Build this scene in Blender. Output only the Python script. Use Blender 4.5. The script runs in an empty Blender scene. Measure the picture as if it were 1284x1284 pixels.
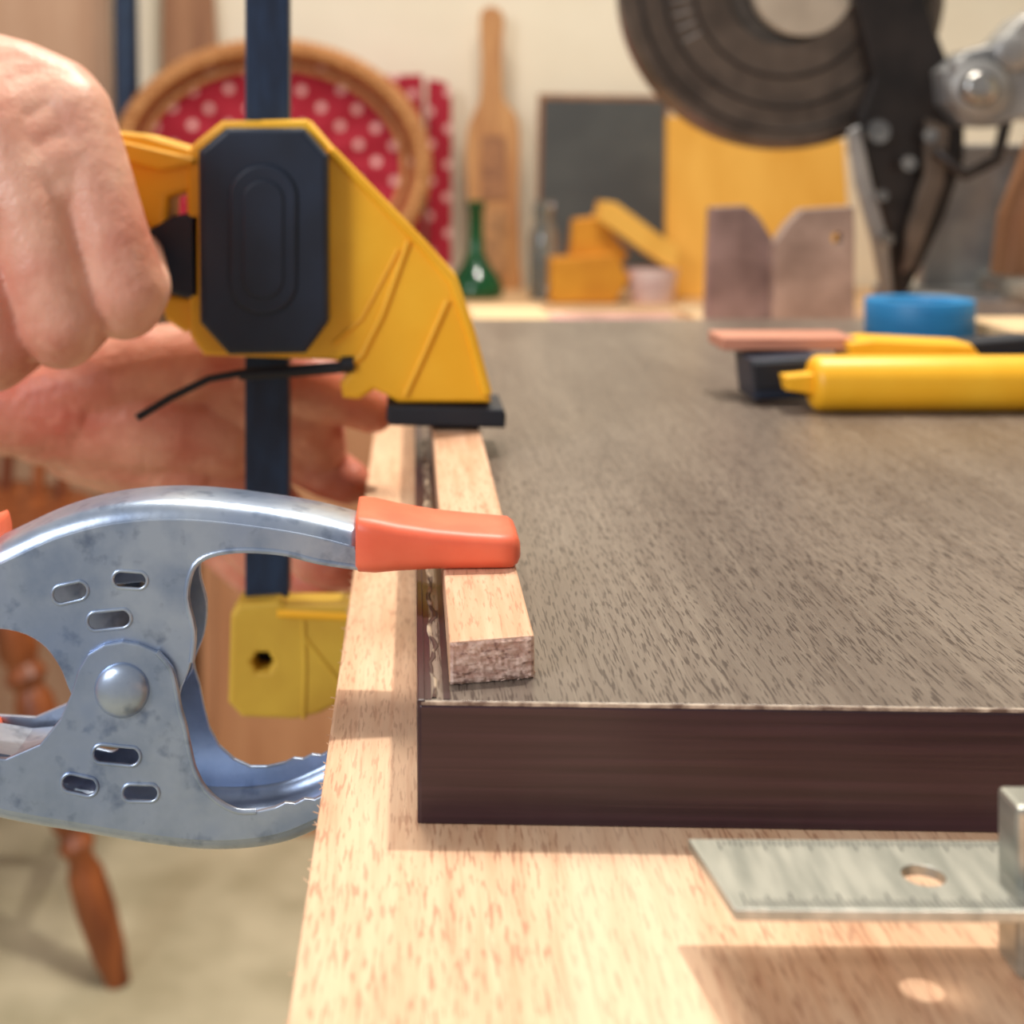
import bpy, bmesh, math, random
from mathutils import Vector, Matrix
random.seed(3)
F=1700.0; CX=517.0; CY=215.0; ZC=0.85
D=bpy.data; SC=bpy.context.scene; COL=SC.collection
try: SC.view_settings.view_transform='Standard'
except Exception: pass

def P(u,v,Y):            # measured photo point at depth Y(mm) -> world metres
    return Vector(((u-CX)*Y/F/1000, Y/1000, ZC-(v-CY)*Y/F/1000))
def M(x,y,h):            # x,y mm, h mm below camera height
    return Vector((x/1000,y/1000,ZC-h/1000))
def lin(c):
    r=[]
    for k in c:
        k=k/255
        r.append(k/12.92 if k<=.04045 else ((k+.055)/1.055)**2.4)
    return (*r,1)
# ---------------------------------------------------------------- materials
def mat(name,c1,c2=None,scale=(60,60,60),rough=.5,metal=0,bump=0,detail=4,ramp=(.35,.65),sss=0,coat=0,trans=0,spec=None,bscale=None,distort=0,bdist=.0005):
    m=D.materials.new(name); m.use_nodes=True; nt=m.node_tree; N=nt.nodes; L=nt.links
    b=N['Principled BSDF']
    if c2 is None: c2=tuple(max(0,k*.86) for k in c1)
    tc=N.new('ShaderNodeTexCoord'); mp=N.new('ShaderNodeMapping'); mp.inputs['Scale'].default_value=scale
    L.new(tc.outputs['Object'],mp.inputs['Vector'])
    n=N.new('ShaderNodeTexNoise'); n.inputs['Scale'].default_value=1; n.inputs['Detail'].default_value=detail
    n.inputs['Distortion'].default_value=distort
    L.new(mp.outputs[0],n.inputs['Vector'])
    r=N.new('ShaderNodeValToRGB'); e=r.color_ramp.elements
    e[0].position,e[1].position=ramp; e[0].color=lin(c2); e[1].color=lin(c1)
    L.new(n.outputs['Fac'],r.inputs[0]); L.new(r.outputs[0],b.inputs['Base Color'])
    b.inputs['Roughness'].default_value=rough; b.inputs['Metallic'].default_value=metal
    if spec is not None: b.inputs['Specular IOR Level'].default_value=spec
    if sss:
        b.inputs['Subsurface Weight'].default_value=sss
        b.inputs['Subsurface Radius'].default_value=(1,.35,.2); b.inputs['Subsurface Scale'].default_value=.003
    if coat: b.inputs['Coat Weight'].default_value=coat
    if trans: b.inputs['Transmission Weight'].default_value=trans
    if bump:
        src=n.outputs['Fac']
        if bscale:
            mp2=N.new('ShaderNodeMapping'); mp2.inputs['Scale'].default_value=bscale; L.new(tc.outputs['Object'],mp2.inputs['Vector'])
            n2=N.new('ShaderNodeTexNoise'); n2.inputs['Scale'].default_value=1; n2.inputs['Detail'].default_value=5
            L.new(mp2.outputs[0],n2.inputs['Vector']); src=n2.outputs['Fac']
        bp=N.new('ShaderNodeBump'); bp.inputs['Strength'].default_value=bump; bp.inputs['Distance'].default_value=bdist
        L.new(src,bp.inputs['Height']); L.new(bp.outputs[0],b.inputs['Normal'])
    return m
def add_layer(m,c,scale,ramp,fac=1.0,detail=3,rot=0,mode='MIX',distort=0):
    nt=m.node_tree; N=nt.nodes; L=nt.links; b=N['Principled BSDF']
    src=b.inputs['Base Color'].links[0].from_socket
    tc=N.new('ShaderNodeTexCoord'); mp=N.new('ShaderNodeMapping'); mp.inputs['Scale'].default_value=scale; mp.inputs['Rotation'].default_value=(0,0,rot)
    L.new(tc.outputs['Object'],mp.inputs[0]); n=N.new('ShaderNodeTexNoise'); n.inputs['Scale'].default_value=1; n.inputs['Detail'].default_value=detail; n.inputs['Distortion'].default_value=distort
    L.new(mp.outputs[0],n.inputs['Vector'])
    r=N.new('ShaderNodeMapRange'); r.inputs['From Min'].default_value=ramp[0]; r.inputs['From Max'].default_value=ramp[1]; r.inputs['To Max'].default_value=fac
    L.new(n.outputs['Fac'],r.inputs[0])
    mx=N.new('ShaderNodeMix'); mx.data_type='RGBA'; mx.blend_type=mode
    L.new(r.outputs[0],mx.inputs[0]); L.new(src,mx.inputs[6]); mx.inputs[7].default_value=lin(c)
    L.new(mx.outputs[2],b.inputs['Base Color'])
    return m
ply=mat('plywood',(236,194,156),(218,170,132),scale=(400,35,300),rough=.6,bump=.25,detail=5,ramp=(.3,.6))
add_layer(ply,(176,120,90),(1900,190,900),(.54,.64),.7,detail=2)
add_layer(ply,(246,210,176),(60,9,40),(.45,.7),.5,distort=.6)
add_layer(ply,(208,152,118),(900,40,900),(.55,.7),.4)
stripm=mat('strip_wood',(228,184,150),(208,160,124),scale=(500,30,400),rough=.6,bump=.2,detail=5)
add_layer(stripm,(176,122,90),(1900,190,900),(.55,.66),.6)
endg=mat('end_grain',(224,194,178),(182,142,126),scale=(500,500,900),rough=.8,bump=.8,detail=6)
add_layer(endg,(122,88,80),(700,700,1600),(.56,.66),.7)
lam=mat('laminate_top',(130,117,105),(110,97,87),scale=(40,5,50),rough=.33,bump=.2,detail=5,bscale=(1800,110,1000),distort=.8,ramp=(.35,.65))
add_layer(lam,(146,133,119),(900,22,400),(.48,.66),.5)
add_layer(lam,(96,82,72),(700,16,400),(.5,.7),.45)
add_layer(lam,(88,76,68),(13,2.6,22),(.48,.7),.5,distort=1.2)
add_layer(lam,(60,48,43),(2500,190,900),(.565,.62),.75,detail=1)
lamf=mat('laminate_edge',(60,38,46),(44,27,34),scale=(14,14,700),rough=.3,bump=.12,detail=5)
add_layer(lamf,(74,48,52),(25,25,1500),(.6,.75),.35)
pale=mat('pale_edge',(195,178,160),(104,84,74),scale=(400,400,400),rough=.4)  # mottled pale strip along the panel's front top edge
zinc=mat('zinc_steel',(196,208,224),(150,168,196),scale=(90,90,90),rough=.33,metal=.8,bump=.1,detail=6,ramp=(.3,.62),bscale=(500,500,500))
add_layer(zinc,(96,112,142),(220,220,220),(.57,.74),.6)
add_layer(zinc,(108,140,196),(45,45,45),(.5,.72),.5)
steel=mat('tool_steel',(192,192,182),(158,160,152),scale=(400,60,300),rough=.36,metal=.75,bump=.1)
bluesteel=mat('blued_bar',(34,54,82),(24,38,60),scale=(200,200,60),rough=.42,metal=.2)
yel=mat('yellow_plastic',(254,194,48),(248,182,34),scale=(40,40,40),rough=.42,bump=.04,bscale=(900,900,900))
yel_shade=mat('yellow_plastic_shaded',(214,176,62),(196,154,50),scale=(40,40,40),rough=.45)  # same plastic, dimmed in colour for the shadow on the lower jaw
blk=mat('black_plastic',(27,40,60),(20,31,48),scale=(60,60,60),rough=.45,bump=.1,bscale=(1500,1500,1500))
rub=mat('black_rubber',(26,30,40),rough=.6)
org=mat('orange_vinyl',(246,122,88),(238,106,74),scale=(90,90,90),rough=.45,bump=.05,sss=.15)
def skinmat(name,a,b_,blush,ramp,fac):
    m=mat(name,a,b_,scale=(45,45,45),rough=.42,bump=.5,detail=5,sss=.25,bscale=(260,260,260),bdist=.0012)
    add_layer(m,blush,(30,30,30),ramp,fac)
    add_layer(m,tuple(min(255,k+22) for k in a),(110,110,110),(.55,.75),.4)
    # fine creases / pores
    nt=m.node_tree; N=nt.nodes; L=nt.links; bs=N['Principled BSDF']; old=bs.inputs['Normal'].links[0].from_socket
    tc=N.new('ShaderNodeTexCoord'); v=N.new('ShaderNodeTexVoronoi'); v.feature='DISTANCE_TO_EDGE'; v.inputs['Scale'].default_value=750
    L.new(tc.outputs['Object'],v.inputs['Vector']); bp=N.new('ShaderNodeBump'); bp.inputs['Strength'].default_value=.35; bp.inputs['Distance'].default_value=.0003
    L.new(v.outputs['Distance'],bp.inputs['Height']); L.new(old,bp.inputs['Normal']); L.new(bp.outputs[0],bs.inputs['Normal'])
    return m
skin=skinmat('skin',(238,186,160),(218,152,128),(206,118,100),(.48,.7),.6)
skin_shade=skinmat('skin_shaded',(232,166,140),(206,128,104),(194,86,66),(.43,.63),.7)  # same skin for the second hand, its shade put into a redder colour
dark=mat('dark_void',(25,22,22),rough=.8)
wallm=mat('wall_paint',(238,228,206),(232,221,198),scale=(6,6,6),rough=.9)
floorm=mat('floor_concrete',(202,192,162),(172,162,132),scale=(9,9,9),rough=.85,detail=6)
tan=mat('tan_wood',(200,146,106),(178,122,84),scale=(30,30,4),rough=.6)
cream=mat('cream_wood',(236,204,160),(222,186,140),scale=(10,60,60),rough=.6)
chairw=mat('chair_wood',(156,86,42),(110,54,26),scale=(50,50,8),rough=.4)
card=mat('cardboard',(198,160,132),(184,144,116),scale=(20,20,4),rough=.8)
brown=mat('brown_board',(166,118,82),(140,94,62),scale=(40,40,5),rough=.6)
wick=mat('wicker',(216,158,100),(176,114,62),scale=(150,150,150),rough=.6,bump=.5)
paddle=mat('paddle_wood',(206,154,100),(176,120,74),scale=(80,80,12),rough=.5)
chalk=mat('chalkboard',(84,86,84),(72,74,74),scale=(12,12,12),rough=.7)
yb=mat('amber_board',(240,182,80),(226,164,62),scale=(20,20,6),rough=.6)
yb2=mat('amber_card',(220,150,36),(200,128,24),scale=(20,20,20),rough=.6)
mauve=mat('mauve_board',(176,152,138),(138,116,104),scale=(40,40,40),rough=.6,detail=6)
mauve2=mat('mauve_board_b',(150,126,120),(116,94,88),scale=(40,40,40),rough=.6,detail=6)
pinkp=mat('pink_paper',(236,176,168),rough=.7)
cupm=mat('cup_white',(240,214,210),(228,190,188),scale=(60,60,60),rough=.4)
gl=mat('green_glass',(30,110,60),(20,80,44),scale=(20,20,20),rough=.08,trans=.35)
glc=mat('jar_glass',(200,205,200),rough=.06,trans=.85)
bluet=mat('blue_tape',(36,134,190),(28,116,172),scale=(50,50,500),rough=.5)
pinkw=mat('pinkish_wood',(216,154,128),(194,128,104),scale=(30,200,200),rough=.5)
sawd=mat('saw_dark',(50,43,40),(34,30,29),scale=(40,40,40),rough=.35,metal=.3)
sawg=mat('saw_guard',(112,98,86),(78,68,60),scale=(30,30,30),rough=.35,metal=.35)
bladem=mat('blade_steel',(112,104,96),(86,80,74),scale=(60,60,60),rough=.45,metal=.5)
alum=mat('cast_aluminium',(170,168,164),(136,136,136),scale=(30,30,30),rough=.45,metal=.5)
hubm=mat('hub_plate',(206,192,170),(180,166,146),scale=(30,30,30),rough=.5,metal=.1)
chrome=mat('chrome',(200,196,190),(130,130,130),rough=.25,metal=1)
def polka(name):
    m=D.materials.new(name); m.use_nodes=True; nt=m.node_tree; N=nt.nodes; L=nt.links; b=N['Principled BSDF']
    tc=N.new('ShaderNodeTexCoord'); mp=N.new('ShaderNodeMapping'); mp.inputs['Rotation'].default_value=(0,math.radians(45),0); mp.inputs['Scale'].default_value=(28,28,28)
    L.new(tc.outputs['Object'],mp.inputs[0]); sx=N.new('ShaderNodeSeparateXYZ'); L.new(mp.outputs[0],sx.inputs[0])
    cb=N.new('ShaderNodeCombineXYZ'); L.new(sx.outputs[0],cb.inputs[0]); L.new(sx.outputs[2],cb.inputs[1])
    v=N.new('ShaderNodeTexVoronoi'); v.voronoi_dimensions='2D'; v.inputs['Randomness'].default_value=0.12; v.inputs['Scale'].default_value=1
    L.new(cb.outputs[0],v.inputs['Vector'])
    r=N.new('ShaderNodeValToRGB'); r.color_ramp.elements[0].position=.16; r.color_ramp.elements[0].color=lin((232,176,172)); r.color_ramp.elements[1].position=.2; r.color_ramp.elements[1].color=lin((166,22,46))
    L.new(v.outputs['Distance'],r.inputs[0]); L.new(r.outputs[0],b.inputs['Base Color']); b.inputs['Roughness'].default_value=.8
    return m
dots=polka('red_polka_fabric')

# ---------------------------------------------------------------- mesh helpers
def obj(name,verts,faces,m,smooth=False):
    me=D.meshes.new(name); me.from_pydata([tuple(v) for v in verts],[],faces); me.update()
    o=D.objects.new(name,me); COL.objects.link(o); me.materials.append(m)
    bm=bmesh.new(); bm.from_mesh(me); bmesh.ops.recalc_face_normals(bm,faces=bm.faces); bm.to_mesh(me); bm.free()
    if smooth:
        for p in me.polygons: p.use_smooth=True
    return o
def bev(o,w,seg=2):
    b=o.modifiers.new('bev','BEVEL'); b.width=w; b.segments=seg; b.limit_method='ANGLE'; b.angle_limit=math.radians(35); return o
def box(name,a,b,m,bw=0):
    x0,x1=sorted((a[0],b[0])); y0,y1=sorted((a[1],b[1])); z0,z1=sorted((a[2],b[2]))
    V=[(x,y,z) for x in(x0,x1) for y in(y0,y1) for z in(z0,z1)]
    Fc=[(0,1,3,2),(4,6,7,5),(0,4,5,1),(2,3,7,6),(0,2,6,4),(1,5,7,3)]
    o=obj(name,V,Fc,m)
    if bw: bev(o,bw)
    return o
def smooth_pts(pts,n=5,closed=True):
    out=[];K=len(pts)
    rng=range(K if closed else K-1)
    for i in rng:
        if closed: p0,p1,p2,p3=[Vector(pts[(i+k)%K]) for k in(-1,0,1,2)]
        else: p0,p1,p2,p3=[Vector(pts[min(max(i+k,0),K-1)]) for k in(-1,0,1,2)]
        for j in range(n):
            t=j/n
            out.append(.5*((2*p1)+(-p0+p2)*t+(2*p0-5*p1+4*p2-p3)*t*t+(-p0+3*p1-3*p2+p3)*t**3))
    if not closed: out.append(Vector(pts[-1]))
    return [tuple(p) for p in out]
def plate(name,pts,Yref,Yc,thick,m,holes=(),bw=0,sm=0,smooth=False):
    cu=D.curves.new(name,'CURVE'); cu.dimensions='2D'; cu.fill_mode='BOTH'
    loops=[smooth_pts(pts,sm) if sm else pts]+list(holes)
    for lp in loops:
        s=cu.splines.new('POLY'); s.points.add(len(lp)-1); s.use_cyclic_u=True
        for i,(u,v) in enumerate(lp):
            w=P(u,v,Yref); s.points[i].co=(w.x,w.z,0,1)
    cu.extrude=max(thick/2000-bw/1000,0.00001); 
    if bw: cu.bevel_depth=bw/1000; cu.bevel_resolution=2; cu.offset=-bw/1000
    o=D.objects.new(name,cu); COL.objects.link(o)
    dg=bpy.context.evaluated_depsgraph_get(); me=D.meshes.new_from_object(o.evaluated_get(dg))
    D.objects.remove(o)
    for v in me.vertices:
        x,y,z=v.co; v.co=(x,Yc/1000-z,y)
    me.materials.clear(); me.materials.append(m)
    o=D.objects.new(name,me); COL.objects.link(o)
    bm=bmesh.new(); bm.from_mesh(me); bmesh.ops.remove_doubles(bm,verts=bm.verts,dist=1e-6); bmesh.ops.recalc_face_normals(bm,faces=bm.faces); bm.to_mesh(me); bm.free()
    for p in me.polygons: p.use_smooth=smooth
    return o
def oval(cu,cv,w,h,rot=0,n=20):
    r=h/2; L=w/2-r; pts=[]
    for i in range(n):
        a=2*math.pi*i/n; x=r*math.cos(a)+(L if math.cos(a)>=0 else -L); y=r*math.sin(a)
        pts.append((cu+x*math.cos(rot)-y*math.sin(rot),cv+x*math.sin(rot)+y*math.cos(rot)))
    return pts
def frame(d):
    d=d.normalized(); a=Vector((0,0,1)) if abs(d.z)<.9 else Vector((1,0,0))
    s=d.cross(a).normalized(); return s,s.cross(d).normalized()
def lathe(name,prof,loc,m,axis=Vector((0,0,1)),seg=32,smooth=True):
    s,t=frame(axis); ax=axis.normalized(); V=[];Fc=[]
    for r,z in prof:
        for i in range(seg):
            a=2*math.pi*i/seg; V.append(loc+ax*z+(s*math.cos(a)+t*math.sin(a))*r)
    for k in range(len(prof)-1):
        for i in range(seg):
            j=(i+1)%seg; Fc.append((k*seg+i,k*seg+j,(k+1)*seg+j,(k+1)*seg+i))
    if prof[0]!=prof[-1]:
        Fc.append(tuple(range(seg))); Fc.append(tuple(range((len(prof)-1)*seg,len(prof)*seg)))
    o=obj(name,V,Fc,m,smooth)
    if smooth:
        e=o.modifiers.new('es','EDGE_SPLIT'); e.split_angle=math.radians(50)
    return o
def cyl(name,a,b,r,m,seg=32,bw=0,r2=None):
    d=b-a; o=lathe(name,[(r,0),(r2 or r,d.length)],a,m,d,seg,True)
    if bw: o.modifiers.clear(); bev(o,bw,3)
    return o
def tube(name,pts,r,m,radii=None,cyclic=False,res=6):
    cu=D.curves.new(name,'CURVE'); cu.dimensions='3D'; s=cu.splines.new('POLY'); s.points.add(len(pts)-1); s.use_cyclic_u=cyclic
    for i,p in enumerate(pts): s.points[i].co=(*p,1); s.points[i].radius=(radii[i] if radii else 1)
    cu.bevel_depth=r; cu.bevel_resolution=res; cu.use_fill_caps=True
    o=D.objects.new(name,cu); COL.objects.link(o)
    dg=bpy.context.evaluated_depsgraph_get(); me=D.meshes.new_from_object(o.evaluated_get(dg)); D.objects.remove(o)
    me.materials.clear(); me.materials.append(m); o=D.objects.new(name,me); COL.objects.link(o)
    for p in me.polygons: p.use_smooth=True
    return o
def group(name,parts):
    e=D.objects.new(name,None); COL.objects.link(e)
    e.location=Vector(parts[0].data.vertices[0].co); e.empty_display_size=.02
    bpy.context.view_layer.update()
    for p in parts:
        p.parent=e; p.matrix_parent_inverse=e.matrix_world.inverted()
    return e
def sweep_web(name,pts,Y0,Y1,m,r=3.0,th=1.2,side=1):
    V=[];Fc=[];K=len(pts)
    sec=[(Y0,-r*1.25),(Y0,-r),(Y0+r*.12,-r*.6),(Y0+r*.35,-r*.3),(Y0+r*.65,-r*.1),(Y0+r,0),((Y0+Y1)/2,.25),(Y1-r,0),(Y1-r*.65,-r*.1),(Y1-r*.35,-r*.3),(Y1-r*.12,-r*.6),(Y1,-r),(Y1,-r*1.25)]
    ins=[(Y1-th,-r*1.25),(Y1-th,-r-.1),(Y1-r,-th),((Y0+Y1)/2,-th+.2),(Y0+r,-th),(Y0+th,-r-.1),(Y0+th,-r*1.25)]
    full=sec+ins; n=len(full)
    for i in range(K):
        a=Vector(pts[max(i-1,0)]); b=Vector(pts[min(i+1,K-1)]); t=(b-a).normalized(); nn=Vector((-t.y,t.x))*side
        for (y,o) in full:
            q=Vector(pts[i])+nn*o; V.append((q.x/1000,y/1000,ZC+q.y/1000))
    for i in range(K-1):
        for j in range(n):
            k=(j+1)%n; Fc.append((i*n+j,i*n+k,(i+1)*n+k,(i+1)*n+j))
    Fc.append(tuple(range(n))); Fc.append(tuple(range((K-1)*n,K*n)))
    return obj(name,V,Fc,m,True)

# ---------------------------------------------------------------- room
box('floor',(-2.2,-1.2,-.05),(2.4,2.05,0),floorm)
box('wall_back',(-2.2,2.0,0),(2.4,2.06,2.5),wallm)
box('wall_right',(2.4,-1.2,0),(2.46,2.06,2.5),wallm)
box('baseboard_back',(-2.2,1.985,0),(-.5,2.0,.09),wallm,.002)

# ---------------------------------------------------------------- workbench
tb=[box('plywood_sheet',M(-15,60,102),M(900,1000,110),ply,.0006)]
tb.append(box('apron',M(120,980,110),M(880,960,190),tan)); tb.append(box('apron_near',M(120,120,110),M(880,140,190),tan))
for i,(x,y) in enumerate([(130,150),(840,150),(130,930),(840,930)]):
    tb.append(box('leg_%d'%i,(x/1000,y/1000,0),((x+50)/1000,(y+40)/1000,ZC-.11),tan,.002))
for i in range(60):
    y=150+random.random()*260; a=M(-14.8,y,102.2)
    tb.append(tube('edge_fibre_%d'%i,[a,a+Vector((-random.uniform(.0003,.0011),random.uniform(-.001,.001),random.uniform(-.0003,.0006)))],.00007,ply,res=1))
group('workbench',tb)

# ---------------------------------------------------------------- laminate panel
pp=[box('panel_core',M(1.4,212.5,83),M(640,763,101.9),lam,.0004),
    box('edge_band_front',M(1.1,211.8,83.4),M(640,212.7,101.95),lamf,.0003),
    box('edge_band_side',M(.8,212,82.6),M(2.0,763,101.95),lamf,.0002),
    box('pale_front_arris',M(1.4,211.9,82.92),M(640,212.6,83.4),pale)]
for o in pp:      # the front end is cut a touch out of square
    for v in o.data.vertices:
        if v.co.y<.22: v.co.y-=.033*(v.co.x-.001)
V=[];Fc=[];n=90
for i in range(n+1):
    y=213.5+i*2.6; a=3.1+.5*math.sin(i*.9)+random.uniform(-.2,.2); b=a+.8+random.uniform(-.3,.3); t=.12+random.random()*.2
    V+=[M(a,y,83),M(a+.1,y,83-t),M(b-.1,y,83-t*.7),M(b,y,83)]
for i in range(n):
    for j in range(3): Fc.append((i*4+j,i*4+j+1,i*4+5+j,i*4+4+j))
pp.append(obj('glue_line',V,Fc,mat('glue',(176,158,136),(66,48,44),scale=(300,120,300),rough=.4,ramp=(.48,.6)),True))
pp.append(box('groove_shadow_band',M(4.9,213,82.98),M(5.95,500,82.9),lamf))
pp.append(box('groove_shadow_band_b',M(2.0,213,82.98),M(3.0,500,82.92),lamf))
group('laminate_panel',pp)
# wood strip
st=box('strip_body',M(6,219,76),M(20,452,82.95),stripm,.0004)
for v in st.data.vertices:
    if v.co.y<.3 and v.co.x>.015: v.co.y+=.0032
V=[];nx,nz=28,14;Fc=[]
for j in range(nz+1):
    for i in range(nx+1):
        x=6.1+13.8*i/nx; h=76.1+6.75*j/nz
        V.append(M(x,218.7+3.2*i/nx-random.random()*.3*(0<i<nx)+ (.25 if j in(0,nz) or i in (0,nx) else 0),h))
for j in range(nz):
    for i in range(nx): a=j*(nx+1)+i; Fc.append((a,a+1,a+nx+2,a+nx+1))
se=obj('sawn_end',V,Fc,endg)
fz=[]
for i in range(26):
    xx=6+14*random.random()
    a=M(xx,218.7+3.2*(xx-6)/14,76+random.random()*7) if i<16 else M(20,222.5+random.random()*3,82.9)
    fz.append(tube('fibre_%d'%i,[a,a+Vector((random.uniform(-.0006,.0008),-.0006*random.random(),random.uniform(-.0005,.0006)))],.00006,endg,res=1))
group('wood_strip',[st,se]+fz)

# ---------------------------------------------------------------- spring clamp
Y0,Y1=258.,276.
top=[(-330,800),(-200,752),(-100,712),(-30,683),(30,655),(90,628),(150,611),(210,604),(270,605),(340,613),(400,623),(455,637)]
topw=[((u-CX)*Y1/F,-(v-CY)*Y1/F) for u,v in smooth_pts(top,5,False)]
k=Y1/Y0
def inset(w,d,side):
    out=[];K=len(w)
    for i in range(K):
        a=Vector(w[max(i-1,0)]); b=Vector(w[min(i+1,K-1)]); t=(b-a).normalized(); n=Vector((-t.y,t.x))*side
        q=Vector(w[i])-n*d; out.append((CX+q.x*F/Y0,CY-q.y*F/Y0))
    return out
ti=inset(topw,3.0,1)
low_up=[(455,712),(400,704),(360,694),(320,690),(285,691),(256,699),(240,716),(234,750),(243,790),(240,830),(228,862),(215,895),(160,925),(110,905),(88,868),(74,835),(50,806),(10,790),(-60,790),(-160,812),(-330,872)]
upo=ti+smooth_pts(low_up,4,False)
hs=[oval(88,743,46,24,-.25),oval(163,727,44,22,.05),oval(137,777,56,24,-.12)]
sc=[plate('upper_cheek',upo,Y0,Y0+.45,1.2,zinc,hs,.3),plate('upper_cheek_far',upo,Y0,Y1-.6,1.2,zinc,hs,.3)]
sc.append(sweep_web('upper_web',topw,Y0,Y1,zinc,3.6,1.2,1))
for hh in hs: sc.append(tube('slot_lip',[P(u,v,Y0)+Vector((0,-.0001,0)) for u,v in hh],.00035,zinc,cyclic=True,res=3))
bot=[(-330,905),(-200,962),(-100,1003),(0,1031),(100,1049),(180,1062),(250,1070),(310,1069),(360,1060),(400,1044),(430,1030),(470,1018)]
botw=[((u-CX)*Y0/F,-(v-CY)*Y0/F) for u,v in smooth_pts(bot,5,False)]
bi=inset(botw,3.0,-1)
ear=[(470,985),(440,986)]
for i,uu in enumerate(range(430,335,-12)): ear.append((uu,990+(1.8 if i%2 else -1.8)+(430-uu)*.2))
ear+=[(322,1014),(300,1014),(278,1004),(258,986),(245,962),(238,935),(232,905),(226,885),(222,862),(215,835),(198,815),(175,805),(155,802),(132,806),(112,818),(100,838),(92,865),(78,898),(52,930),(10,948),(-60,944),(-160,915),(-330,848)]
hs2=[oval(148,943,60,24,.08),oval(102,980,46,24,.2),oval(178,990,46,22,.0)]
sc+=[plate('lower_cheek',bi+ear,Y0,Y0-.8,1.2,zinc,hs2,.3),plate('lower_cheek_far',bi+ear,Y0,Y1+.75,1.2,zinc,hs2,.3)]
for hh in hs2: sc.append(tube('slot_lip',[P(u,v,Y0)+Vector((0,-.0014,0)) for u,v in hh],.00035,zinc,cyclic=True,res=3))
sc.append(tube('rolled_edge_lower',[P(u,v,Y0)+Vector((0,-.0011,0)) for u,v in smooth_pts(ear[10:21],3,False)],.0006,zinc,res=3))
sc.append(tube('rolled_edge_upper',[P(u,v,Y0)+Vector((0,.0001,0)) for u,v in smooth_pts(low_up[:10],3,False)],.0006,zinc,res=3))
sc.append(sweep_web('lower_web',botw,Y0-1.3,Y1+1.3,zinc,3.6,1.2,-1))
pc=P(155,862,Y0)
sc.append(lathe('pivot_boss',[(.0052,0),(.0052,.0003),(.0048,.0009),(.0036,.0016),(.0018,.0020),(.0004,.0021)],pc+Vector((0,-.0014,0)),zinc,Vector((0,-1,0)),40))
sc.append(cyl('pivot_pin',pc+Vector((0,-.001,0)),pc+Vector((0,.02,0)),.0024,steel))
cp=[]
for i in range(24*5+1):
    a=2*math.pi*i/24; cp.append(pc+Vector((math.cos(a)*.0065,.003+.012*i/120,math.sin(a)*.0065)))
sc.append(tube('torsion_spring',cp,.0009,steel))
sp=[P(150,900,268),P(90,925,268),P(30,930,268),P(-60,915,268),P(-200,880,268)]
V=[];Fc=[]
sm=[]
for i in range(21):
    t=i/20*4; a=int(min(t,3.999)); sm.append(sp[a].lerp(sp[a+1],t-a))
for p in sm: V+= [p+Vector((0,-.0065,0)),p+Vector((0,.0065,0)),p+Vector((0,.0065,-.0008)),p+Vector((0,-.0065,-.0008))]
for i in range(20):
    for j in range(4): Fc.append((i*4+j,i*4+(j+1)%4,i*4+4+(j+1)%4,i*4+4+j))
sc.append(obj('spring_leaf',V,Fc,zinc,False))
def loft(name,secs,m,n=6):
    V=[];Fc=[]
    for (x,y0,y1,h0,h1,r) in secs:
        ring=[]
        for (cx,cz,a0) in((y1-r,-h0-r,0),(y0+r,-h0-r,90),(y0+r,-h1+r,180),(y1-r,-h1+r,270)):
            for i in range(n+1):
                a=math.radians(a0+90*i/n); ring.append((x/1000,(cx+r*math.cos(a))/1000,ZC+(cz+r*math.sin(a))/1000))
        V+=ring
    k=len(V)//len(secs)
    for s in range(len(secs)-1):
        for i in range(k): j=(i+1)%k; Fc.append((s*k+i,s*k+j,(s+1)*k+j,(s+1)*k+i))
    Fc.append(tuple(range(k))); Fc.append(tuple(range((len(secs)-1)*k,len(secs)*k)))
    return obj(name,V,Fc,m,True)
X=lambda u,Y:(u-CX)*Y/F
sc.append(loft('vinyl_tip_upper',[(X(446,Y0),257.2,276.8,66.0,76.0,2.2),(X(450,Y0),256.6,277.4,65.9,76.4,2.6),(X(470,Y0),256.4,277.5,66.2,76.6,2.8),(X(500,Y0),256.6,277.4,67.2,76.3,3),(X(545,Y0),257,277,68.3,76.0,2.8),(X(590,Y0),257.3,276.7,69,75.95,2.6),(X(625,Y0),257.6,276.4,69.4,75.95,2.5),(X(643,Y0),258,276,69.6,75.95,2.4),(X(650,Y0),259,275,70.2,75.4,2.2),(X(654,Y0),261,273,71.6,74.6,1.2)],org))
sc.append(loft('vinyl_tip_lower',[(X(425,Y0),256.6,277.4,110.6,124,2.2),(X(480,Y0),256.4,277.5,110.2,122,2.8),(X(560,Y0),257,277,110.2,118.6,2.8),(X(630,Y0),258,276,110.3,116,2.4),(X(645,Y0),260,274,111,115,1.6)],org))
for nm,(a,b,c,d) in {'grip_upper':((-340,808),(-22,686),(-22,778),(-340,885)),'grip_lower':((-340,840),(-30,948),(-30,1030),(-340,915))}.items():
    secs=[]
    for t in(0,.03,.3,.6,.9,.985,1):
        u=a[0]+(b[0]-a[0])*t; vt=a[1]+(b[1]-a[1])*t; vb=d[1]+(c[1]-d[1])*t
        e=1.2 if t in(0,1) else 0
        secs.append((X(u,Y0),255.8+e,278.4-e,(vt-CY)*Y0/F-(0 if nm=='grip_lower' else 3.0)+e,(vb-CY)*Y0/F+1-e,3.2))
    sc.append(loft(nm,secs,org))
group('spring_clamp',sc)

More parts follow.
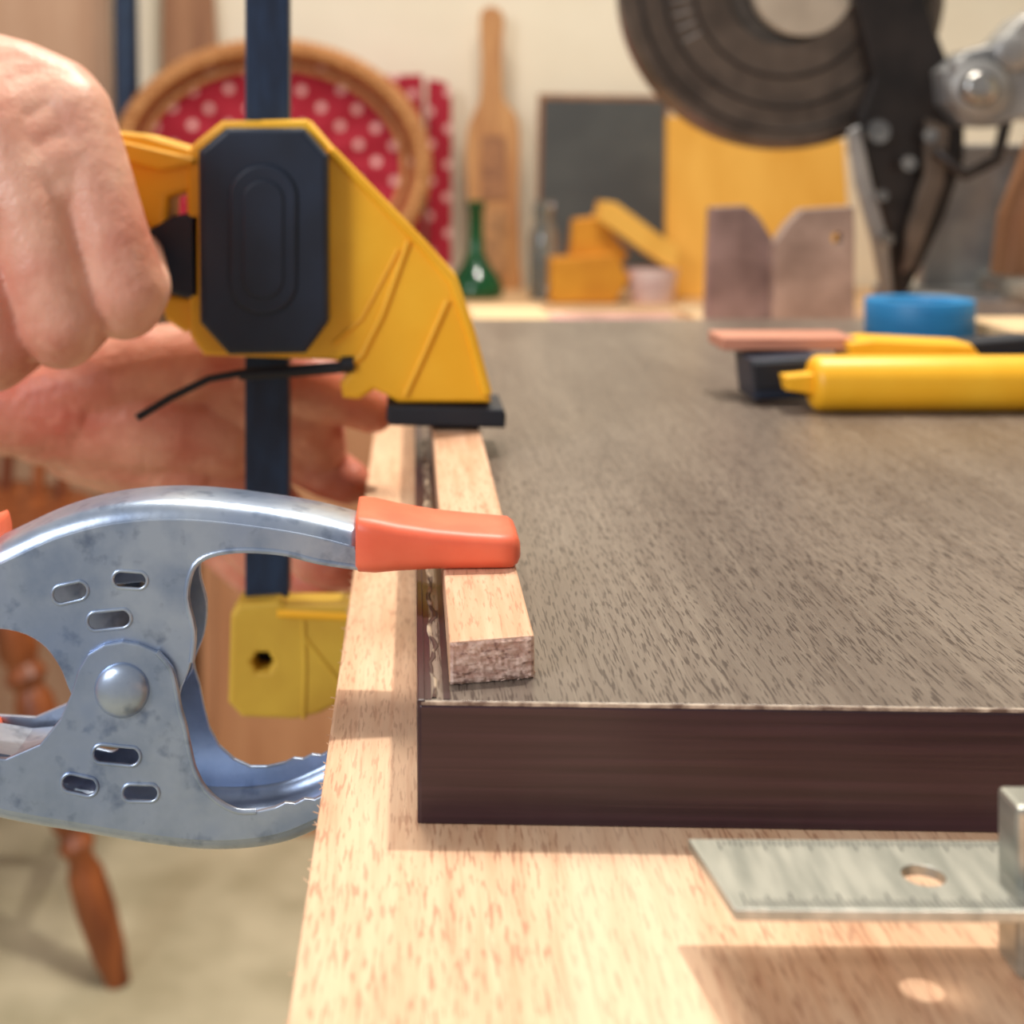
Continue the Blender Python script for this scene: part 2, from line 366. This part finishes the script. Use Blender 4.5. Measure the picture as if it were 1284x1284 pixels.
# ---------------------------------------------------------------- bar clamp (standing)
YB=409.
bc=[box('bar',P(307,-230,YB-3),P(364,742,YB+3)+Vector((0,.003,0)),bluesteel,.0006)]
yo=[(240,196),(250,180),(284,153),(388,151),(416,184),(470,240),(530,300),(572,346),(592,410),(612,478),(613,498),(500,498),(484,488),(470,482),(452,494),(432,492),(429,474),(445,452),(420,446),(262,440),(245,415)]
bc.append(plate('jaw_body',yo,YB,YB+1,24,yel,(),1.6))
def rib(nm,pts,r=1.2,y=YB-11.3,m=yel): return tube(nm,[P(u,v,YB)+Vector((0,(y-YB)/1000,0)) for u,v in pts],r/1000,m,res=4)
bc.append(rib('arm_rim',[(418,190),(470,243),(528,303),(567,349),(588,412),(608,486)],1.5))
bc.append(rib('arm_rib_a',[(512,300),(480,390),(455,440),(440,450)],.9))
bc.append(rib('arm_rib_b',[(560,372),(530,440),(508,488)],.9))
bc.append(rib('arm_rib_c',[(420,425),(455,395),(500,310)],.5))
bc.append(plate('pad',[(486,499),(628,503),(631,511),(630,527),(490,524),(485,517)],YB,YB,26,rub,(),1))
bo=[(252,190),(286,161),(382,161),(412,196),(413,402),(385,440),(290,442),(254,402)]
bc.append(plate('housing',bo,YB-14,YB-2,36,blk,(),1.8))
bc.append(plate('housing_boss',oval(330,300,190,86,math.pi/2,40),YB-20,YB-19.5,3.5,blk,(),1.0))
bc.append(plate('housing_boss_inner',oval(330,300,150,52,math.pi/2,40),YB-21,YB-21,2.2,blk,(),.7))
bc.append(plate('trigger_block',[(186,290),(215,272),(256,262),(256,378),(222,370),(190,350)],YB-8,YB,22,blk,(),1.5))
bc.append(plate('handle',[(20,140),(80,150),(140,163),(185,168),(246,186),(248,236),(214,248),(212,284),(190,288),(170,262),(162,236),(120,225),(20,205)],YB-6,YB+1,22,yel,(),2.2))
bc.append(plate('handle_ridge',[(120,170),(160,178),(244,198),(244,206),(200,214),(120,192)],YB-12,YB-11,4,yel,(),1.2))
bc.append(plate('lower_lip',[(206,366),(262,372),(258,408),(236,414),(212,398)],YB,YB+2,18,yel,(),1.5))
bc.append(tube('release_lever',[P(172,524,385),P(215,498,390),(P(262,475,394)),P(300,468,396),P(372,462,398),P(436,457,398)],.0011,rub))
bc.append(tube('release_lever_blade',[P(300,470,396),P(372,466,398),P(440,460,398)],.0016,rub))
bc.append(tube('release_lever_end',[P(428,457,398),P(444,456,398)],.0023,rub))
lo=[(292,764),(302,750),(352,746),(362,752),(520,752),(560,764),(560,804),(470,850),(402,886),(372,893),(306,890),(289,872)]
hexh=[(332+13*math.cos(math.pi/3*i),822+13*math.sin(math.pi/3*i)) for i in range(6)]
bc.append(plate('fixed_jaw',lo,YB-4,YB-3,14,yel_shade,[hexh],1.6))
bc.append(rib('fixed_jaw_rim',[(352,756),(440,760),(520,762)],1.3,YB-9.4,yel))
bc.append(rib('fixed_jaw_rib',[(384,764),(386,820),(384,884)],.8,YB-9.8,yel_shade))
bc.append(rib('fixed_jaw_rib_b',[(384,784),(425,836),(440,866)],.8,YB-9.8,yel_shade))
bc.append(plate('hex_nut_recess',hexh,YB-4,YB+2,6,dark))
bc.append(box('fixed_pad',M(-12,398,110.1),M(12,420,129),rub,.001))
group('bar_clamp',bc)

# ---------------------------------------------------------------- hands
def capsule_verts(bm,a,b,ra,rb):
    d=b-a; L=d.length
    if L<1e-6: d=Vector((0,0,1))
    s,t=frame(d); ax=d.normalized(); seg=20; rings=[]
    prof=[]
    for i in range(0,7): th=-math.pi/2+ i*math.pi/12; prof.append((ra*math.cos(th),ra*math.sin(th)))
    for i in range(0,7): th=i*math.pi/12; prof.append((rb*math.cos(th),L+rb*math.sin(th)))
    for r,z in prof:
        r=max(r,1e-5); rings.append([bm.verts.new(a+ax*z+(s*math.cos(2*math.pi*i/seg)+t*math.sin(2*math.pi*i/seg))*r) for i in range(seg)])
    for k in range(len(rings)-1):
        for i in range(seg): j=(i+1)%seg; bm.faces.new((rings[k][i],rings[k][j],rings[k+1][j],rings[k+1][i]))
    bm.faces.new(list(reversed(rings[0]))); bm.faces.new(rings[-1])
def hand(name,chains,m,vox=.0008,sm=6):
    bm=bmesh.new()
    for ch in chains:
        q=[(P(u,v,Y),r/1000) for (u,v,Y,r) in ch]
        for (a,ra),(b,rb) in zip(q,q[1:]): capsule_verts(bm,a,b,ra,rb)
    me=D.meshes.new(name); bm.to_mesh(me); bm.free(); me.materials.append(m)
    o=D.objects.new(name,me); COL.objects.link(o)
    r=o.modifiers.new('r','REMESH'); r.mode='VOXEL'; r.voxel_size=vox; r.use_smooth_shade=True
    s=o.modifiers.new('s','SMOOTH'); s.factor=.6; s.iterations=sm
    dg=bpy.context.evaluated_depsgraph_get(); me2=D.meshes.new_from_object(o.evaluated_get(dg)); D.objects.remove(o)
    o=D.objects.new(name,me2); COL.objects.link(o)
    for p in me2.polygons: p.use_smooth=True
    return o
fist=hand('hand_surface',[
 # index
 [(-270,50,380,20),(-100,88,370,15),(20,108,362,12.5),(70,128,360,12),(86,148,357,12),(114,225,352,10.8),(138,300,349,10.2),(156,362,350,10.9),(157,376,352,10.5),(172,360,372,9.4),(168,325,392,8.8),(135,300,402,8.2),(105,300,398,7.6)],
 # middle
 [(-270,90,374,20),(-110,130,358,15),(-30,148,353,13),(5,175,350,12.6),(36,260,345,10.8),(56,340,343,10.2),(74,400,345,11),(78,412,347,10.5),(104,395,368,9.6),(108,355,392,9),(80,325,402,8.4),(50,320,398,7.8)],
 # ring
 [(-280,140,374,19),(-150,190,356,14),(-76,225,350,12.2),(-50,320,343,10.4),(-28,385,341,9.8),(-11,434,344,10.5),(-8,443,346,10),(26,425,366,9.2),(34,385,390,8.6),(10,350,400,8),(-20,345,396,7.4)],
 # little
 [(-290,190,374,17),(-190,250,358,12.5),(-140,285,353,10.8),(-112,385,347,8.8),(-88,455,348,8.8),(-50,435,368,8.2),(-40,400,388,7.6),(-60,375,398,7)],
 # thumb
 [(-270,70,395,18),(-120,110,405,15),(-20,140,412,12.5),(50,165,416,11),(105,190,418,9.4),(124,200,418,8.4)],
 [(-270,60,380,22),(-600,-10,370,30),(-900,-60,360,36)],
 [(-280,150,378,20),(-600,90,372,30),(-900,50,360,36)],
 [(-120,150,375,18),(0,190,375,14),(70,210,372,12)],
 # back of the hand between the knuckles
 [(72,132,359.5,12),(4,160,351.5,12.6)],[(84,160,357,12),(14,200,349,12.2)],[(100,200,353,10.9),(24,232,346.5,11.2)],[(106,226,352,9.6),(34,258,345.5,10)],
 [(5,170,351,12.6),(-74,215,350,12.2)],[(14,205,348.5,12),(-64,255,347.5,11.4)],[(30,250,345.5,10.6),(-54,300,344.5,10.2)],
 [(-30,112,361,12.5),(-40,146,354,13)],[(30,118,360,12.2),(-10,150,353,12.8)],[(-120,100,366,15),(-130,140,358,15)],
 [(-40,150,355,13),(-110,195,354,13)],[(-120,170,358,13),(-30,170,354,13)],[(-140,210,358,13),(-70,200,354,12)],
],skin)
h2=hand('hand_surface_b',[
 [(-900,500,420,34),(-500,490,430,28),(-150,505,440,19),(0,512,445,15.5),(90,512,448,17)],
 [(40,505,446,15),(180,462,446,14),(270,452,446,14),(350,468,444,12.5),(410,488,442,11),(448,502,441,9.2),(466,512,441,8.2)],
 [(60,520,450,17),(180,520,455,22),(280,530,458,20),(335,540,458,15),(385,572,458,10.5),(412,592,456,9),(436,604,455,7.8)],
 [(300,480,450,15),(360,515,450,12),(398,545,451,9.5)],[(330,500,450,14),(385,520,448,10.5),(404,560,452,8.5)],
 [(120,540,455,17),(240,570,460,18),(310,610,462,12),(365,665,458,9.6),(395,698,453,9),(420,708,451,8.4),(434,710,450,8)],
 [(100,550,465,15),(210,590,470,14),(280,650,474,10),(330,700,474,9),(372,728,472,8.4),(400,730,470,7.8)],
 [(100,550,475,13),(200,600,480,11),(260,670,482,8.5),(310,715,482,8),(350,735,482,7.2)],
],skin_shade)
group('human_hand',[fist])
group('human_hand',[h2])

# ---------------------------------------------------------------- combination square
def rulerplate():
    cu=D.curves.new('b','CURVE'); cu.dimensions='2D'; cu.fill_mode='BOTH'
    def loop(pts):
        s=cu.splines.new('POLY'); s.points.add(len(pts)-1); s.use_cyclic_u=True
        for i,(x,y) in enumerate(pts): s.points[i].co=(x/1000,y/1000,0,1)
    loop([(37.4,183.3),(39.6,166),(190,166),(190,183.3)])
    loop([(65.6+2.8*math.cos(a*math.pi/16),174.3+2.8*math.sin(a*math.pi/16)) for a in range(32)])
    cu.extrude=.00062; cu.bevel_depth=.0001; 
    o=D.objects.new('b',cu); COL.objects.link(o); dg=bpy.context.evaluated_depsgraph_get(); me=D.meshes.new_from_object(o.evaluated_get(dg)); D.objects.remove(o)
    for v in me.vertices: v.co.z+=ZC-.0910
    me.materials.clear(); me.materials.append(steel); o=D.objects.new('blade',me); COL.objects.link(o); return o
rl=[rulerplate()]
V=[];Fc=[]
for i in range(0,100):
    x=41+i*.75
    ln=3.2 if i%8==0 else (2.4 if i%4==0 else 1.6)
    for (ya,yb_) in((166.5,166.5+ln),(182.9-ln*.8,182.9)):
        b=len(V); V+=[M(x,ya,90.2),M(x+.22,ya,90.2),M(x+.22,yb_,90.2),M(x,yb_,90.2)]; Fc.append((b,b+1,b+2,b+3))
rl.append(obj('graduations',V,Fc,mat('engraving',(92,92,86),rough=.7)))
for o in rl:
    for v in o.data.vertices: v.co.y-=.012*(v.co.x-.0374)
rl.append(box('lock_head',M(76.2,170.5,80),M(112,177,101.9),steel,.0008))
rl.append(cyl('lock_screw',M(90,173.7,72),M(90,173.7,80.2),.0035,steel,bw=.0004))
group('combination_square',rl)

# ---------------------------------------------------------------- second bar clamp lying on panel
YL=470.
b2=[cyl('handle_grip',P(1016,480.5,YL),P(1420,480.5,YL),.0096,yel,40,.003)]
b2.append(plate('handle_spur',[(980,470),(1022,466),(1022,494),(984,488)],YL,YL,8,yel,(),1))
b2.append(box('handle_rib',P(1030,453,YL-2),P(1400,445,YL+6),yel,.0006))
b2.append(plate('jaw_end',[(930,445),(1014,440),(1014,490),(935,495)],YL+25,YL+24,26,blk,(),1.5))
b2.append(plate('jaw_end_insert',[(944,456),(1010,452),(1010,484),(946,487)],YL+11,YL+10.6,2,rub,(),.4))
b2.append(box('bar',P(990,470,YL+18),P(1500,446,YL+26),bluesteel,.0005))
b2.append(plate('body',[(1050,438),(1048,424),(1080,420),(1200,426),(1216,446),(1216,490),(1060,490)],YL+34,YL+30,20,yel,(),1.5))
b2.append(plate('trigger',[(1196,430),(1290,422),(1400,428),(1400,470),(1200,470)],YL+30,YL+36,14,rub,(),1.5))
group('bar_clamp',b2)
box('wood_offcut',M(113,494,60.6),M(162,518,65.2),pinkw,.0006)
tr=M(258,690,82.9)
lathe('painters_tape_roll',[(.0165,0),(.0262,0),(.0266,.0005),(.0266,.0175),(.0262,.018),(.0165,.018),(.016,.0175),(.016,.0005),(.0165,0)],tr,bluet,Vector((0,0,1)),56)
box('cream_wood_slat',M(290,650,76.5),M(460,715,82.95),cream,.001)

# ---------------------------------------------------------------- far items on bench
plate('mitred_board',[(890,260),(934,258),(950,272),(968,302),(966,420),(884,420)],860,862,14,mauve2,(),.8)
plate('mitred_board',[(968,304),(984,280),(1002,262),(1066,258),(1066,421),(966,421)],852,850,14,mauve,[[(1045+7*math.cos(a*math.pi/6),298+7*math.sin(a*math.pi/6)) for a in range(12)]],.8)
box('paper_sheet',M(95,800,101.9),M(180,960,101.2),pinkp)
box('wood_slat',M(40,820,101.95),M(92,985,97),cream,.001)
box('wood_slat',M(190,880,101.95),M(215,985,97),cream,.001)

# ---------------------------------------------------------------- cabinet
cb=[box('carcass',M(-270,1735,182),(1.1,1.985,.0),tan,.002),box('top_board',M(-280,1715,170),(1.15,1.99,ZC-.183),mat('cab_top',(222,184,140),(200,160,116),scale=(5,60,60),rough=.5),.003)]
for i in range(4):
    x=-.25+i*.34; cb.append(box('door_%d'%i,(x,1.722,.08),(x+.32,1.736,ZC-.2),tan,.003)); cb.append(lathe('knob_%d'%i,[(.006,0),(.006,.01),(.013,.016),(.013,.024),(.004,.028)],Vector((x+.28,1.722,.4)),sawd,Vector((0,-1,0)),20))
group('cabinet',cb)

YT=1850.; c=P(339,222,YT); rx=190*YT/F/1000; rz=149*YT/F/1000
c.z=ZC-.170+rz+.0145
tp=[]
n=96
rimc=[c+Vector((rx*math.cos(2*math.pi*i/n),0,rz*math.sin(2*math.pi*i/n))) for i in range(n)]
tp.append(tube('rim',rimc,.009,wick,cyclic=True))
for ph in range(3):
    pts=[]
    for i in range(720):
        a=2*math.pi*i/720; b=a*44+ph*2.094
        pts.append(c+Vector(((rx+.0105*math.cos(b))*math.cos(a),.0105*math.sin(b),(rz+.0105*math.cos(b))*math.sin(a))))
    tp.append(tube('strand_%d'%ph,pts,.0038,wick,cyclic=True,res=2))
tp.append(tube('inner_rim',[c+Vector(((rx-.024)*math.cos(2*math.pi*i/n),.012,(rz-.024)*math.sin(2*math.pi*i/n))) for i in range(n)],.005,wick,cyclic=True))
V=[c+Vector((0,.02,0))]; Fc=[]
for kx,yy in((.5,.018),(.9,.018),(.97,.006)):
    V+=[c+Vector((rx*kx*math.cos(2*math.pi*i/n),yy+.002*math.sin(i*.9),rz*kx*math.sin(2*math.pi*i/n))) for i in range(n)]
for i in range(n):
    j=(i+1)%n; Fc.append((0,1+i,1+j)); Fc.append((1+i,1+j,1+n+j,1+n+i)); Fc.append((1+n+i,1+n+j,1+2*n+j,1+2*n+i))
tp.append(obj('cloth_lining',V,Fc,dots,True))
group('wicker_tray',tp)
rb=[plate('fabric_cover',[(440,96),(530,93),(532,357),(440,357)],1930,1945,30,dots,(),3),plate('fabric_side',[(536,98),(560,104),(566,120),(566,355),(536,355)],1945,1950,30,dots,(),3)]
group('fabric_storage_box',rb)
pd=[(603,16),(614,8),(626,12),(632,24),(630,60),(630,110),(634,128),(648,146),(652,180),(650,250),(652,330),(651,362),(594,362),(590,300),(584,210),(586,165),(594,142),(602,124),(604,80),(602,40)]
pw=[plate('blade_and_handle',pd,1950,1955,14,paddle,(),2,3),plate('painted_panel',[(604,170),(634,170),(636,250),(604,250)],1935,1946.5,1.5,mat('faded_print',(176,124,84),(140,96,70),scale=(80,80,90),rough=.7)),plate('painted_panel_b',[(606,265),(636,265),(636,345),(606,345)],1935,1946.5,1.5,mat('faded_print_b',(150,110,76),(196,146,96),scale=(90,90,80),rough=.7))]
group('wooden_paddle',pw)
ch=[plate('slate',[(682,124),(834,126),(836,360),(676,360)],1960,1965,8,chalk),plate('frame_edge',[(676,117),(840,120),(842,362),(672,362)],1962,1972,8,brown,(),1)]
group('chalkboard',ch)
plate('amber_panel',[(838,146),(862,145),(1062,176),(1072,374),(836,374)],1800,1815,12,yb,(),1)
yx=[plate('tray_body',[(690,325),(770,318),(788,350),(770,379),(690,379)],1745,1765,60,yb2,(),2),plate('flap',[(754,252),(772,254),(850,312),(846,338),(828,330),(748,275)],1745,1762,50,yb,(),2),plate('flap_b',[(722,276),(752,272),(790,318),(782,332),(716,326)],1745,1775,40,yb2,(),2)]
group('folded_cardboard_tray',yx)
lathe('paper_cup',[(.024,0),(.026,.002),(.033,.042),(.0335,.044),(.031,.044)],M(310,1752,170),cupm,seg=40)
bz=M((597-CX)*1.075,1830,170)
lathe('green_bottle',[(.032,0),(.036,.003),(.037,.012),(.031,.028),(.018,.046),(.0115,.06),(.010,.085),(.010,.118),(.0125,.121),(.0125,.130),(.008,.131)],bz,gl,seg=40)
lathe('glass_jar',[(.018,0),(.02,.002),(.02,.085),(.014,.1),(.012,.106),(.014,.108),(.014,.13),(.0,.131)],M((682-CX)*1.06,1800,170),glc,seg=36)

plate('cardboard_sheet',[(-500,-400),(112,-400),(128,100),(128,975),(-500,975)],1900,1960,12,card)
plate('timber_board',[(192,-300),(240,-300),(262,60),(262,972),(192,972)],1900,1980,20,brown)
pl=[cyl('pole',P(150,-300,1880)+Vector((0,.02,0)),P(170,985,1880)+Vector((0,0,.003)),.017,bluesteel),cyl('pole_foot',P(170,972,1880),P(170,985,1880)+Vector((0,0,.003)),.022,rub)]
group('metal_pole',pl)

# ---------------------------------------------------------------- chair
cc=Vector((-.57,1.58,.44)); cp=[]
cp.append(lathe('seat',[(.15,-.022),(.19,-.016),(.205,-.004),(.203,.006),(.17,.006),(.10,-.002),(.001,-.003)],cc,chairw,seg=56))
def leg(nm,a,b):
    L=(b-a).length; pr=[(.012,0),(.014,.05),(.018,.12),(.022,.2),(.016,.23),(.023,.26),(.015,.29),(.021,.32),(.024,.5),(.019,.62),(.014,.64),(.020,.67),(.013,.7),(.019,.74),(.021,.82),(.018,.93),(.014,.97),(.013,1)]
    return lathe(nm,[(r,t*L) for r,t in pr],a,chairw,b-a,24)
tops=[(.12,-.12),(-.12,-.12),(.12,.12),(-.12,.12)]; feet=[(.262,-.16),(-.24,-.16),(.24,.2),(-.24,.2)]
for i in range(4):
    cp.append(leg('leg_%d'%i,cc+Vector((*tops[i],-.02)),Vector((cc.x+feet[i][0],cc.y+feet[i][1],0))))
def mid(i,t): return (cc+Vector((*tops[i],-.02))).lerp(Vector((cc.x+feet[i][0],cc.y+feet[i][1],0)),t)
for i,(a,b) in enumerate([(0,2),(1,3)]): cp.append(tube('stretcher_%d'%i,[mid(a,.55),mid(a,.55).lerp(mid(b,.55),.5),mid(b,.55)],.011,chairw,[.7,1.3,.7]))
cp.append(tube('cross_stretcher',[mid(0,.55).lerp(mid(2,.55),.5),mid(1,.55).lerp(mid(3,.55),.5)],.011,chairw))
bt=[]
for i in range(7):
    a=math.radians(40+i*100/6); b=cc+Vector((.175*math.cos(a),.16*math.sin(a),0)); t=cc+Vector((.2*math.cos(a),.2*math.sin(a)+.03,.38+.05*math.sin(math.pi*i/6))); bt.append(t)
    cp.append(tube('spindle_%d'%i,[b,b.lerp(t,.5),t],.008,chairw,[1,1.3,.8]))
cp.append(tube('top_rail',bt,.016,chairw))
group('windsor_chair',cp)

# ---------------------------------------------------------------- mitre saw
YS=930.; S=YS/F/1000
bcn=P(978,-15,YS)
def disc(nm,c,r,th,m,teeth=0,seg=96):
    if teeth:
        pts=[];
        for i in range(teeth):
            a=2*math.pi*i/teeth; a2=2*math.pi*(i+.75)/teeth
            pts+=[(r*math.cos(a),r*math.sin(a)),(r*.965*math.cos(a2),r*.965*math.sin(a2))]
        n=len(pts); V=[c+Vector((x,-th/2,z)) for x,z in pts]+[c+Vector((x,th/2,z)) for x,z in pts]
        return obj(nm,V,[tuple(range(n)),tuple(range(n,2*n))]+[(i,(i+1)%n,n+(i+1)%n,n+i) for i in range(n)],m)
    return cyl(nm,c+Vector((0,th/2,0)),c-Vector((0,th/2,0)),r,m,seg)
sw=[disc('saw_blade',bcn,.104,.0022,bladem,60)]
sw.append(disc('blade_flange',bcn+Vector((.012,-.009,.0)),.034,.010,hubm)); sw.append(disc('arbor_bolt',bcn+Vector((.012,-.016,.012)),.009,.008,chrome,seg=6))
n=80; V=[];Fc=[]
a0,a1=math.radians(150),math.radians(400)
for i in range(n+1):
    a=a0+(a1-a0)*i/n; d=Vector((math.cos(a),0,math.sin(a)))
    V+=[bcn+d*.040+Vector((0,-.012,0)),bcn+d*.106+Vector((0,-.012,0)),bcn+d*.111+Vector((0,-.006,0)),bcn+d*.111+Vector((0,.010,0)),bcn+d*.105+Vector((0,.010,0)),bcn+d*.105+Vector((0,-.009,0)),bcn+d*.040+Vector((0,-.010,0))]
for i in range(n):
    for j in range(7): Fc.append((i*7+j,i*7+(j+1)%7,i*7+7+(j+1)%7,i*7+7+j))
sw.append(obj('blade_guard',V,Fc,sawg,False))
for rr in (.062,.082,.098):
    sw.append(tube('guard_ring',[bcn+Vector((math.cos(a0+(a1-a0)*i/60)*rr,-.0122,math.sin(a0+(a1-a0)*i/60)*rr)) for i in range(61)],.0012,sawd,res=2))
for i in range(8):
    a=math.radians(160+i*7); d=Vector((math.cos(a),0,math.sin(a)))
    sw.append(tube('guard_slot_%d'%i,[bcn+d*.066+Vector((0,-.0125,0)),bcn+d*.078+Vector((0,-.0125,0))],.0010,alum,res=2))
sw.append(plate('upper_guard',[(800,-90),(870,-190),(980,-235),(1100,-200),(1180,-110),(1190,-20),(1060,-20),(960,-70),(880,-60)],YS,YS,50,sawd,(),3))
sw.append(plate('arm',[(1040,-60),(1130,-60),(1156,40),(1192,130),(1192,200),(1168,270),(1140,330),(1120,368),(1106,366),(1100,300),(1084,240),(1062,190),(1062,150),(1080,100),(1066,40)],YS,YS-12,26,sawd,(),3))
sw.append(plate('guard_link',[(1056,165),(1070,158),(1086,230),(1106,300),(1112,372),(1100,372),(1086,300),(1066,230)],YS-20,YS-30,6,alum,(),1.2))
sw.append(plate('guard_link_b',[(1150,150),(1178,160),(1172,230),(1136,330),(1122,340),(1128,280),(1148,220)],YS-20,YS-34,6,sawg,(),1.2))
for i,(u,v,r) in enumerate([(1100,165,14),(1138,205,9),(1105,245,7),(1112,300,7),(1165,170,9)]):
    sw.append(disc('link_bolt_%d'%i,P(u,v,YS-36),r*S,.006,chrome,seg=20))
sw.append(plate('pivot_bracket',[(1172,90),(1200,66),(1240,56),(1270,24),(1300,10),(1340,10),(1340,150),(1270,150),(1240,160),(1200,158),(1176,130)],YS-30,YS-30,30,alum,(),3))
for i,(u,v,r,yo_) in enumerate([(1222,112,34,56),(1222,112,20,66),(1262,66,22,52),(1200,84,12,52)]):
    sw.append(lathe('pivot_nut_%d'%i,[(r*S,0),(r*S,.01),(r*S*.8,.012),(r*S*.3,.0125)],P(u,v,YS-yo_+10),chrome if i==1 else alum,Vector((0,-1,0)),28))
sw.append(tube('cable',[P(1175,190,YS-40),P(1210,220,YS-50),P(1250,200,YS-50),P(1262,150,YS-40),P(1300,120,YS-30)],.004,sawd))
sw.append(plate('fence',[(1170,402),(1170,330),(1185,200),(1220,180),(1290,180),(1500,180),(1500,402)],YS,YS+25,14,alum,(),2))
sw.append(plate('rear_column',[(1245,400),(1262,270),(1300,170),(1400,60),(1500,60),(1440,300),(1420,400)],YS-10,YS-8,30,brown,(),3))
sw.append(box('base_casting',M(335,880,80),M(600,990,101.9),alum,.004))
sw.append(lathe('turntable',[(.07,0),(.07,.008),(.066,.010),(.02,.010)],M(450,900,80),steel,seg=60))
group('mitre_saw',sw)

# ---------------------------------------------------------------- lights
def area(nm,loc,tgt,size,power,col,shape='DISK'):
    l=D.lights.new(nm,'AREA'); l.shape=shape; l.size=size; l.energy=power; l.color=col
    o=D.objects.new(nm,l); COL.objects.link(o); o.location=loc; o.rotation_euler=(Vector(tgt)-Vector(loc)).to_track_quat('-Z','Y').to_euler(); return o
area('assumed_lamp',(.05+.2*1.35,.22+.42*1.35,.75+1.35),(.05,.22,.75),.06,17,(1,.93,.83))  # assumed unseen lamp, its direction inferred from the cast shadows
area('room_fill',(-.1,1.1,2.4),(0,1.1,0),.7,21,(1,.92,.8))  # added fill to brighten the room behind; no known fixture
area('assumed_cool_fill',(-1.2,-.8,1.6),(0,.35,.78),.7,21,(.92,.95,1))  # assumed cool source from the left, strengthened as front fill; no window modelled
w=D.worlds.new('world'); SC.world=w; w.use_nodes=True
w.node_tree.nodes['Background'].inputs[0].default_value=(.97,.93,.90,1); w.node_tree.nodes['Background'].inputs[1].default_value=.35

# ---------------------------------------------------------------- camera
cam=D.cameras.new('camera'); co=D.objects.new('camera',cam); COL.objects.link(co); SC.camera=co
co.location=(0,0,ZC); co.rotation_euler=(math.radians(90),0,0)
cam.sensor_width=36; cam.lens=36*F/1284; cam.shift_x=(642-CX)/1284; cam.shift_y=-(642-CY)/1284
cam.clip_start=.01; cam.dof.use_dof=True; cam.dof.focus_distance=.24; cam.dof.aperture_fstop=17
